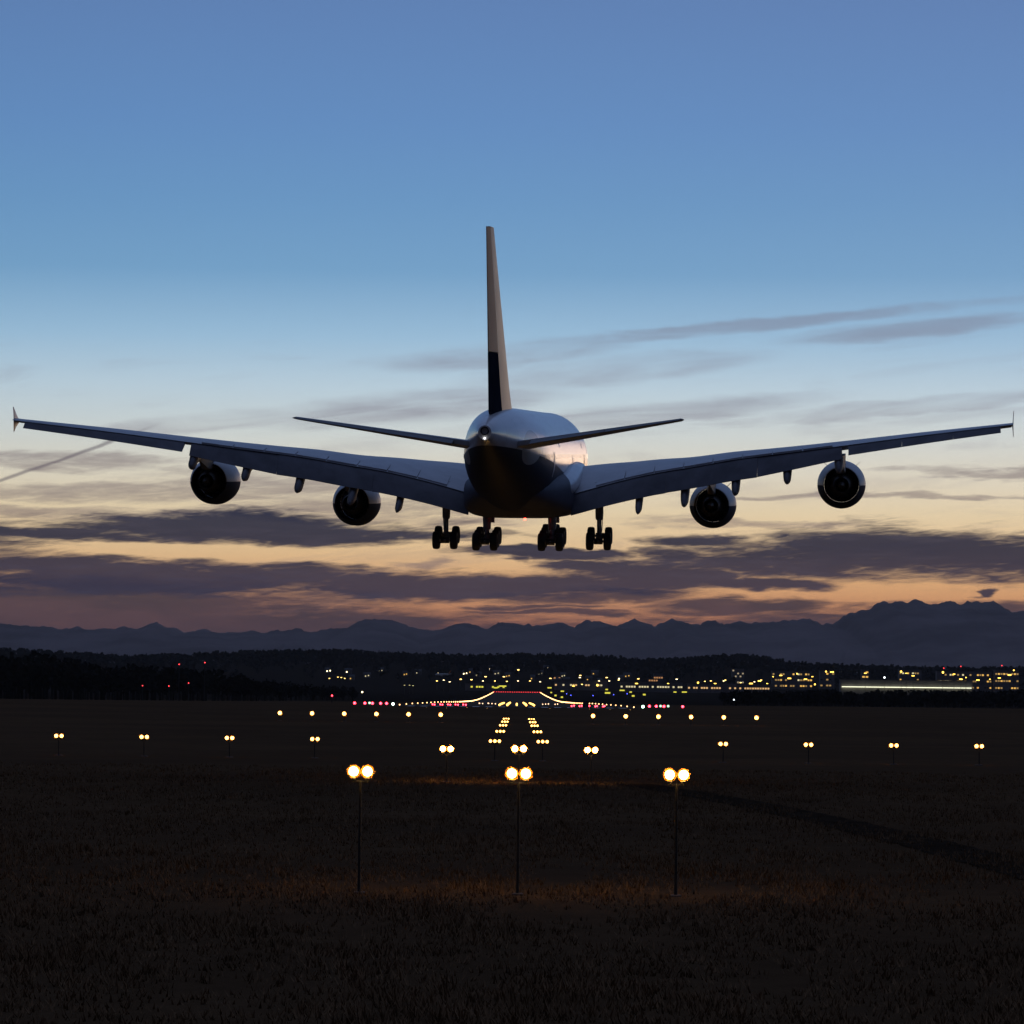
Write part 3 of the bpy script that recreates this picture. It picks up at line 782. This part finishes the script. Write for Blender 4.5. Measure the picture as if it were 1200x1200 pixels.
# ------------------------------------------------------------------ approach lights
def lamp_meshes(r, far):
    bm = bmesh.new(); lathe(bm, [(-1.95 * r, .25 * r), (-1.8 * r, .42 * r), (-1.55 * r, .50 * r), (-1.42 * r, .58 * r), (-1.34 * r, .52 * r)], 'Z', n=18)
    hs = mesh_of(bm, M_house)
    bm = bmesh.new(); bmesh.ops.create_uvsphere(bm, u_segments=24, v_segments=16, radius=1.52 * r); gl = mesh_of(bm, M_amber)
    bm = bmesh.new(); bmesh.ops.create_uvsphere(bm, u_segments=24, v_segments=16, radius=r)
    le_ = mesh_of(bm, G_far if far else G_core)
    return hs, gl, le_
LM = {}
def lamp_head(parent, loc, r, far):
    if (r, far) not in LM: LM[(r, far)] = lamp_meshes(r, far)
    hs, gl, l = LM[(r, far)]
    h = link('lamp_housing', hs, parent, loc); link('amber_halo_globe', gl, h); link('bulb', l, h)  # the globe is an added shell standing in for the bulb's glow
    return h
def approach(px, py, Y, n, r, gap, label, group=None, arm=None, foot=True):
    p = at(px, py, Y); g = ground_z(p.x, Y); h = p.z - g
    e = empty('approach_light', (p.x, Y, g)); tag(e, label, 'runway light', group)
    pr = .055 if h > 1.2 else .04
    bm = bmesh.new()
    tube(bm, [(0, 0, .02), (0, 0, h * .6), (0, 0, h - r * 1.95)], [pr * 1.1, pr, pr * .8], 10); obj('post', bm, M_post, e)
    if foot:
        k = .38 if Y > 200 else .22; bm = bmesh.new()
        loft(bm, [[Vector((a * q, b * q, z)) for a, b in ((-k, -k), (k, -k), (k, k), (-k, k))] for q, z in ((1., -.3), (1., .04), (.8, .08))]); obj('footing', bm, M_conc, e)
    if n > 1:
        bm = bmesh.new(); box(bm, (0, 0, h - r * 1.95 - .03), (gap * (n - 1) + r * .8, .05, .05)); obj('crossbar', bm, M_post, e)
    for i in range(n): lamp_head(e, ((i - (n - 1) / 2) * gap, 0, h), r, Y > 350)
    return e
OUT = ('outermost', 'second', 'third', 'fourth', 'fifth', 'innermost')
for px, py, w in ((422.5, 904, 'wood side one'), (608, 906.5, 'middle one'), (793, 908, 'terminal side one')):
    approach(px, py, 145, 2, .172, .525, 'pair of large round amber lamps, %s of the three tallest posts' % w, 'twin lamps on the tallest posts')
for px, py, r, w in ((523.5, 877.5, .205, 'wood side'), (608.5, 877.5, .23, 'middle'), (693, 879, .205, 'terminal side')):
    approach(px, py, 315, 2, r, r * 3.06, 'amber lamp pair on the %s post of the row behind the tallest three' % w, 'twin lamps of the second row')
for i in range(4):
    x = 69 + i * 100; approach(x, 862.3 + i * 1.25, 405, 2, .185, .565, '%s twin amber lamp of the long crossbar arm reaching toward the wood' % (OUT[i] if i < 3 else OUT[5]), 'crossbar twin lamps toward the wood')
    x = 847.5 + i * 100; approach(x, 871.8 + i * .9, 405, 2, .185, .565, '%s twin amber lamp of the long crossbar arm reaching toward the terminal' % (OUT[3 - i] if i else OUT[5]), 'crossbar twin lamps toward the terminal')
for i in range(6):
    x = 328 + i * 37.7; approach(x, 835.5 + i * .4, 710, 1, .34, .5, '%s single amber lamp of the second crossbar arm toward the wood' % OUT[i], 'second crossbar lamps toward the wood')
    x = 695 + i * 38.3; approach(x, 839 + i * .42, 710, 1, .34, .5, '%s single amber lamp of the second crossbar arm toward the terminal' % OUT[5 - i], 'second crossbar lamps toward the terminal')
for i in range(5):
    w = OUT[i] if i < 4 else OUT[5]; w2 = OUT[4 - i] if i else OUT[5]
    x = 476.5 + i * 23.6; approach(x, 830.2 + i * .25, 950, 1, .30, .5, '%s small amber lamp in the last row before the runway, wood arm' % w, 'lamps before the threshold toward the wood')
    x = 643.7 + i * 23.65; approach(x, 832 + i * .25, 950, 1, .30, .5, '%s small amber lamp in the last row before the runway, terminal arm' % w2, 'lamps before the threshold toward the terminal')
# the two converging lines of barrettes
NTH = ('first', 'second', 'third', 'fourth', 'fifth', 'sixth', 'seventh', 'last')
for k, (Y, y) in enumerate(((402, 868.8), (517, 857.3), (610, 850.2), (690, 846), (760, 842.6), (830, 839.6), (890, 837), (945, 834.8))):
    sep = 28 * 402 / Y
    for s, side in ((-1, 'wood'), (1, 'terminal')):
        approach(608 + s * sep, y + s * .3, Y, 3, .15, .46, '%s amber barrette from the twin lamps, converging line on the %s side' % (NTH[k], side), 'barrettes of the converging line, %s side' % side)
def inset(x, Y, mat, r, name, label, cat, group, hgt=.12, aim=True):
    g = ground_z(x, Y); e = empty(name, (x, Y, g + .06)); tag(e, label, cat, group)
    key = ('in', mat.name, r)
    if key not in LM:
        bm = bmesh.new(); lathe(bm, [(0, r * 1.0), (.12, r * .9), (.2, r * .5), (.22, .01)], 'Z', n=12); a = mesh_of(bm, M_house)
        bm = bmesh.new(); bmesh.ops.create_uvsphere(bm, u_segments=12, v_segments=8, radius=r, matrix=Matrix.Translation((0, -.1, .22 + r))); b = mesh_of(bm, mat)
        LM[key] = (a, b)
    a, b = LM[key]; link('base', a, e); link('lens', b, e); return e
for Y in range(1020, 1480, 62):
    for s, side in ((-1, 'wood'), (1, 'terminal')):
        inset(RW(Y) + s * 2.5, Y, G_gold, .30, 'touchdown_light', 'amber touchdown lamp set in the runway beside its axis, %s side' % side, 'runway light', 'inner touchdown lamps, %s side' % side)
        if Y < 1400: inset(RW(Y) + s * (4.6), Y, G_gold, .26, 'touchdown_light', 'amber touchdown lamp set in the runway, outer line, %s side' % side, 'runway light', 'outer touchdown lamps, %s side' % side)
for Y in (1040, 1120, 1200): inset(RW(Y), Y, G_gold, .26, 'centreline_light', 'amber lamp set in the runway centre line past the threshold', 'runway light', 'centre line lamps')
# runway edges
Y = 985.
while Y < 4940:
    for s, side in ((-1, 'wood'), (1, 'terminal')):
        r = .16 + .22 * sst(985, 2600, Y)
        inset(RW(Y) + s * 30, Y, G_edge, round(r, 2), 'runway_edge_light', 'warm white lamp in the runway edge row on the %s side' % side, 'runway light', 'runway edge lamps, %s side' % side)
    Y += 60 if Y < 2000 else 50
for i in range(21): inset(RW(4950) - 29 + i * 2.9, 4950, G_dimred, .5, 'runway_end_light', 'dim red lamp in the line across the far end of the runway', 'runway light', 'red lamps across the runway end')
for x in (460.5, 753.5):
    p = at(x, 828, 982); inset(p.x, 982, G_green, .33, 'threshold_light', 'pale green threshold lamp at the outer end of an edge row', 'runway light', 'pale green threshold lamps')
for i in range(10):
    for s, side in ((-1, 'wood'), (1, 'terminal')):
        x = 608 + s * (62 + i * 4.6); p = at(x, 827.5, 1010); inset(p.x, 1010 + (i % 2) * 26, G_red, .20, 'side_row_light', 'small red lamp in the row inside the runway edge, %s side' % side, 'runway light', 'red side row lamps, %s side' % side)
for i in range(7):
    for s, side in ((-1, 'wood'), (1, 'terminal')):
        x = 608 + s * (27 + i * 3.6 + (i % 3)); p = at(x, 826, 1230); inset(p.x, 1200 + (i * 37) % 120, glow('dim_amber', (1., .6, .35), 3), .17, 'marker_light', 'faint amber marker lamp on the runway beyond the threshold, %s side' % side, 'runway light', 'faint markers, %s side' % side)
# slope indicator units beside the runway
def papi(px, py, Y, mat, label, grp):
    p = at(px, py, Y); g = ground_z(p.x, Y); e = empty('slope_indicator', (p.x, Y, g)); tag(e, label, 'runway light', grp)
    h = max(.5, p.z - g)
    bm = bmesh.new(); box(bm, (0, .5, h), (.9, 1.2, .5)); obj('housing', bm, M_house, e)
    for s in (-1, 1):
        bm = bmesh.new(); tube(bm, [(s * .3, .5, -.05), (s * .3, .5, h - .25)], .04, 6); obj('leg', bm, M_post, e)
    bm = bmesh.new(); lathe(bm, [(-.14, .34), (-.2, .2), (-.22, .01)], 'Y', (0, .02, h), 14); obj('lens', bm, mat, e)
for x, y in ((415.5, 827), (427.5, 827.5), (436.5, 827), (446, 826.5), (453, 826.5)): papi(x, y, 1060, G_red, 'red slope indicator unit beside the runway on the wood side', 'red slope indicators, wood side')
for x, y in ((769, 830), (778, 830), (800, 832), (761, 829)): papi(x, y, 1060, G_red, 'red slope indicator unit beside the runway on the terminal side', 'red slope indicators, terminal side')
for x, y in ((433, 827.8), (774, 831.5), (783, 831.8)): papi(x, y, 1085, glow('faint_green', (.6, 1., .65), 1.6), 'faint pale green lamp unit among the red slope indicators', 'pale green units')

def mast(px, py, Y, mat, r, label, group, cat='mast', flat=True, onhill=False):
    """lamp mast: pole and lamp head"""
    p = at(px, py, Y); g = ground_z(p.x, Y); h = max(2.5, p.z - g)
    e = empty('light_mast', (p.x, Y, g)); tag(e, label, cat, group)
    bm = bmesh.new(); tube(bm, [(0, 0, -.5), (0, 0, h)], [.28, .14], 7); obj('pole', bm, M_post, e)
    bm = bmesh.new()
    if flat: box(bm, (0, 0, h), (r * 3.2, .6, r)); 
    else: bmesh.ops.create_uvsphere(bm, u_segments=10, v_segments=6, radius=r, matrix=Matrix.Translation((0, 0, h)))
    obj('lamp', bm, mat, e)
for x, y, Y in ((389, 822.5, 1400), (167, 803.5, 1780), (198, 804, 1780), (221, 800.5, 1780)): mast(x, y, Y, G_dimred if Y > 1500 else G_red, .28, 'slim pole with a red obstruction lamp before the wood', 'red obstruction lamps before the wood', flat=False)
for x, y in ((210, 778.5), (240, 776.5)): mast(x, y, 1790, G_dimred, .3, 'tall pole with a dim red lamp rising to the tops of the wood', 'tall red lamp poles', flat=False)
mast(424.5, 811, 2300, G_warm, .5, 'lone pale lamp on a pole beyond the slope indicators', None, flat=False)
mast(860, 828.5, 1500, G_white, .25, 'lone cool white lamp on a short pole by the hedge', None, flat=False)
# equipment cabin hiding part of an edge row
def cabin(px, pt, Y, w, label):
    p = at(px, pt, Y); g = ground_z(p.x, Y); h = p.z - g
    e = empty('equipment_cabin', (p.x, Y, g)); tag(e, label, 'cabin')
    bm = bmesh.new(); box(bm, (0, 0, h * .46), (w, 2.0, h * .92)); obj('wall', bm, M_navy, e)
    bm = bmesh.new(); loft(bm, [[Vector((a * w * .56, b * 1.15, z)) for a, b in ((-1, -1), (1, -1), (1, 1), (-1, 1))] for z in (h * .925, h)]); obj('roof', bm, M_post, e)
    bm = bmesh.new(); box(bm, (0, -1.02, h * .4), (w * .4, .05, h * .75)); obj('door', bm, M_dark, e)
cabin(686.5, 821, 1000, 1.5, 'small dark equipment cabin before the runway edge lamps')

# ------------------------------------------------------------------ airport and town beyond the runway
M_wall = pbr('building_wall', (.16, .15, .15), .8, nscale=.1, namp=.2)
M_roof = pbr('building_roof', (.07, .07, .075), .8, nscale=.1, namp=.2)
def building(px0, px1, ptop, pbase, Y, label, rows, lit, mats, strip=None, group=None, name='terminal_building', cat='building'):
    a, b = at(px0, ptop, Y), at(px1, ptop, Y); cx = (a.x + b.x) / 2; w = b.x - a.x
    zb = min(at((px0 + px1) / 2, pbase, Y).z, 1e9); zg = ground_z(cx, Y); z0 = min(zb, zg) ; h = at((px0 + px1) / 2, ptop, Y).z - zg
    h = max(h, 5); e = empty(name, (cx, Y, zg)); tag(e, label, cat, group)
    bm = bmesh.new(); box(bm, (0, 9, h / 2 - 1.5), (w, 18, h + 3)); obj('wall', bm, M_wall, e)
    bm = bmesh.new(); box(bm, (0, 9, h + .35), (w + 1.2, 19.2, .65)); obj('roof', bm, M_roof, e)
    rnd = random.Random(int(px0 * 7 + ptop)); n = max(2, int(w / 3.4)); me = {}
    for r in range(rows):
        z = h * (r + .62) / (rows + .15)
        for i in range(n):
            if rnd.random() > lit: continue
            m = mats[rnd.randrange(len(mats))]
            if (m.name, r) not in me:
                bm = bmesh.new(); box(bm, (0, 0, 0), (w / n * .72, .12, min(2.2, h / rows * .5))); me[(m.name, r)] = mesh_of(bm, m, False)
            link('window', me[(m.name, r)], e, ((i + .5) * w / n - w / 2, -.07, z))
    if strip:
        bm = bmesh.new(); box(bm, (0, -1.5, h * strip), (w * .98, 2.8, .9)); obj('lit_canopy', bm, glow('canopy', (.95, .95, .66), 1.9), e)
    return e
WB = [G_win, G_win2]
building(985, 1140, 797.5, 806, 5050, 'long low concourse with one unbroken pale lit canopy', 1, .0, WB, strip=.55)
building(905, 952, 786.5, 804, 5350, 'terminal block with two rows of bright amber windows and lit roof edge', 3, .72, [G_win, G_win3, G_win2, G_win3, G_dark])
building(961, 978, 786, 803, 5400, 'narrow block with tall amber windows beside the long concourse', 3, .7, [G_win, G_win3, G_dark])
building(1010, 1018, 785, 803, 5450, 'slim tower with one amber lit stair behind the concourse', 4, .8, [G_win])
building(1054, 1080, 785, 803, 5420, 'block with bright amber upper floor behind the concourse', 3, .7, [G_win, G_win3, G_win2, G_dark])
building(1098, 1162, 787, 804, 5380, 'wide terminal wing with scattered amber windows at its red lamp masts', 3, .55, [G_win, G_win3, G_win2, G_win3, G_dark])
building(1166, 1194, 785.5, 803, 5360, 'terminal end block with strong amber floodlit front', 3, .7, [G_win, G_win3])
building(858, 872, 784, 806, 5500, 'dark tall block with dim rows of windows', 5, .35, [glow('dim_window', (1., .8, .5), .35)])
building(727, 800, 799.5, 806, 5150, 'long low hangar with a dotted row of pale lamps along its front', 1, .75, [G_win2])
building(806, 905, 801.5, 807, 5130, 'long low shed with amber lit openings beside the hangar', 1, .6, [glow('amber_soft', (1., .6, .25), .8)])
building(650, 712, 797.5, 803, 5200, 'low building with a few warm lit windows past the runway end', 1, .5, [glow('amber_soft', (1., .6, .25), .8), G_win2])
building(545, 598, 801, 806, 5100, 'low building with pale green lit front by the runway end', 1, .5, [G_sign])
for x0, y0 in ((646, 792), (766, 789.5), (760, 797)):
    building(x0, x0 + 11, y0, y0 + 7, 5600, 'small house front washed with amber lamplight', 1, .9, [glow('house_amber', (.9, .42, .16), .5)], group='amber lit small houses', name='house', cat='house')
# lamp masts around the aprons, read off the photograph
rnd = random.Random(11)
apron = [(527, 799), (540, 796), (552.5, 796.5), (566, 798), (580, 798), (594, 798.5), (607, 798), (607.5, 785), (621, 798), (633, 799), (569, 793), (590.5, 793), (679.5, 794), (680, 791.5), (711, 794), (714, 798), (682, 802),
         (748, 795.5), (793, 796), (826, 798.5), (833, 798), (848, 798), (850, 797), (868, 800), (884, 799), (892, 797), (725, 797), (702, 798), (675, 799), (645, 795), (520, 797), (512, 798)]
for i, (x, y) in enumerate(apron):
    bright = y < 797
    mast(x, y, 5060 + (i * 53) % 260, G_sod if i % 3 else G_warm, .8 if bright else .65, 'floodlight mast with amber lamp on the airport apron', 'apron floodlight masts')
gold = [(906, 793), (915, 791.5), (925, 795), (934, 789.5), (944, 796), (952, 793), (968, 787), (975, 787.5), (1014, 789), (1056, 787), (1062, 789), (1070, 792), (1105, 788), (1118, 790),
        (1126, 796), (1132, 794), (1171, 794.5), (1183, 791), (1188, 785.5), (890, 798), (899, 801), (955, 802), (880, 801), (838, 801), (818, 800), (783, 801), (746, 801), (700, 803), (672, 804), (1146, 797), (1160, 796)]
for i, (x, y) in enumerate(gold): mast(x, y, 4900 + (i * 29) % 90, glow('gold_lamp', (1., .58, .08), 5), .75 + (i * 7 % 5) * .16, 'golden floodlight mast standing before the terminal buildings', 'golden terminal floodlights', flat=i % 3 > 0)
mast(1036.5, 794, 4920, G_white, 1.1, 'cool white floodlight mast before the long concourse', None, flat=False)
for x, y in ((400, 794), (396, 793.5), (386, 795), (404, 795)): mast(x, y, 4400, G_sod, .45, 'low amber yard lamp in the row below the hill', 'low yard lamps below the hill')
for x, y in ((474, 803), (480, 803), (484, 803.5)): mast(x, y, 4300, glow('dim_yellow', (.8, .7, .3), 1.5), .45, 'dim yellow lamp in the short row on the far field', 'dim yellow field lamps')
for x, y in ((1106, 783), (1126, 781), (1174, 780)): mast(x, y, 5450, G_dimred, .8, 'red obstruction lamp on a mast above the terminal roofs', 'red masts above the terminal', flat=False)
# taxiway guidance signs and blue taxiway lamps
def sign(px, py, Y, w):
    p = at(px, py, Y); g = ground_z(p.x, Y); h = max(.9, p.z - g); e = empty('taxiway_sign', (p.x, Y, g)); tag(e, 'lit yellow green taxiway sign board on the far side of the runway', 'sign', 'lit taxiway signs')
    for s in (-1, 1):
        bm = bmesh.new(); tube(bm, [(s * w * .35, .1, -.3), (s * w * .35, .1, h)], .07, 6); obj('leg', bm, M_post, e)
    bm = bmesh.new(); box(bm, (0, .16, h), (w + .2, .26, 1.7)); obj('frame', bm, M_house, e)
    bm = bmesh.new(); box(bm, (0, 0, h), (w, .04, 1.45)); obj('panel', bm, G_sign, e)
for x, y, w in ((644, 806, 5), (659, 810, 4), (646, 811.5, 2), (651, 815, 2), (658.5, 817, 2), (712, 812, 5), (729, 809, 6), (711, 808, 3), (739, 811, 3), (742, 815.5, 2.5), (755, 814, 2.5), (791, 811, 3.5), (802, 811, 6), (589, 804, 9), (581, 806, 5)): sign(x, y, 4650 if y < 812 else 3600, w)
for x, y in ((719, 814), (735, 813), (669, 815), (664, 813), (695, 815)): mast(x, y, 3700, G_blue, .35, 'small blue taxiway lamp among the lit signs', 'blue taxiway lamps', cat='runway light', flat=False)
# houses and street lamps on the hillside
spots = [(442, 785), (446, 787), (408, 788), (475, 791), (490, 789), (515, 789), (552, 788), (582, 790), (550, 779), (617, 781), (606, 788), (640, 784), (697, 790), (660, 793), (727, 796), (770, 798), (361, 781), (385, 787), (412, 796), (430, 793), (575, 784),
         (595, 793), (560, 792), (655, 800), (690, 797), (703, 800), (664, 799), (735, 793), (888, 777), (545, 790), (624, 796), (633, 790)]
for i, (x, y) in enumerate(spots):
    p = hit(x, y + 1.5); e = empty('house', p); tag(e, 'small dark house with a lit window on the wooded hillside', 'house', 'hillside houses with lit windows')
    w = 7 + (i * 37 % 5); h = 5.
    bm = bmesh.new(); box(bm, (0, 4, h / 2 - 1), (w, 8, h + 2)); obj('wall', bm, M_wall, e)
    bm = bmesh.new(); loft(bm, [[Vector((s * w * .55, yy, zz)) for yy, zz in ((-.6, h), (8.6, h), (4, h + 3.2))] for s in (-1, 1)]); obj('roof', bm, M_roof, e)
    for k in range(1 + i % 2):
        bm = bmesh.new(); box(bm, (-w * .2 + k * w * .42, -.08, 2.4 + k * .8), (1.6, .12, 1.7)); obj('window', bm, (G_win, G_win2, G_warm)[i % 3], e)
# a parked airliner with a bright tail beyond the runway
def parked(px, py, Y):
    p = at(px, py, Y); g = ground_z(p.x, Y); e = empty('parked_airliner', (p.x, Y, max(g, p.z - 3))); tag(e, 'small pale parked airliner with orange tail under an apron lamp', 'airplane')
    bm = bmesh.new(); rings = []
    for x, r, z in ((-11, .1, 2.8), (-10, .9, 2.8), (-8, 1.4, 3), (6, 1.4, 3), (10, .7, 3.5), (12, .1, 3.8)): rings.append([Vector((x, math.cos(k * math.tau / 12) * r, z + math.sin(k * math.tau / 12) * r)) for k in range(12)])
    mp = pbr('parked_white', (.7, .68, .64), .4, nscale=.5, namp=.1); obj('fuselage', loft(bm, rings), mp, e)
    bm = bmesh.new(); loft(bm, [[Vector((x + dx, -.15 * s, z)) for x, s in ((0, 1), (3 - z * .2, 1), (3 - z * .2, -1), (0, -1))] for dx, z in ((7.5, 4.), (10.6, 8.8))]); obj('fin', bm, pbr('parked_orange', (.7, .22, .06), .45), e)
    for s in (-1, 1):
        bm = bmesh.new(); loft(bm, [[Vector((x + dx, y, z + q)) for x, q in ((-2.2, 0), (1.6, 0), (1.6, .2), (-2.2, .3))] for dx, y, z in ((0, s * 1., 2.2), (3.4, s * 11, 3.2))]); obj('wing', bm, mp, e)
        bm = bmesh.new(); loft(bm, [[Vector((x + dx, y, z + q)) for x, q in ((0, 0), (1.6, 0), (1.6, .12), (0, .15))] for dx, y, z in ((8.8, s * .4, 4.), (10.2, s * 4, 4.4))]); obj('tailplane', bm, mp, e)
        bm = bmesh.new(); tube(bm, [(-3, s * 4, 1.4), (0, s * 4, 1.4)], [.75, .6], 10); obj('engine', bm, mp, e)
        bm = bmesh.new(); tube(bm, [(.5, s * 1.8, .5), (.5, s * 1.8, 2.6)], .15, 6); obj('gear_leg', bm, M_dark, e)
parked(519, 790.5, 5400)

# ------------------------------------------------------------------ the evening air
def build_haze():
    bm = bmesh.new(); box(bm, (0, 16500, 339), (210000, 34000, 824))
    m = bpy.data.materials.new('evening_air'); m.use_nodes = True; t = NT(m.node_tree)
    v = t.n('ShaderNodeVolumePrincipled'); o = t.n('ShaderNodeOutputMaterial'); t.nt.links.new(v.outputs[0], o.inputs['Volume'])
    v.inputs['Color'].default_value = (.90, .86, .86, 1.); v.inputs['Density'].default_value = 1.5e-5; v.inputs['Anisotropy'].default_value = .0
    kind(obj('haze', bm, m, smooth=False), 'stuff')
build_haze()
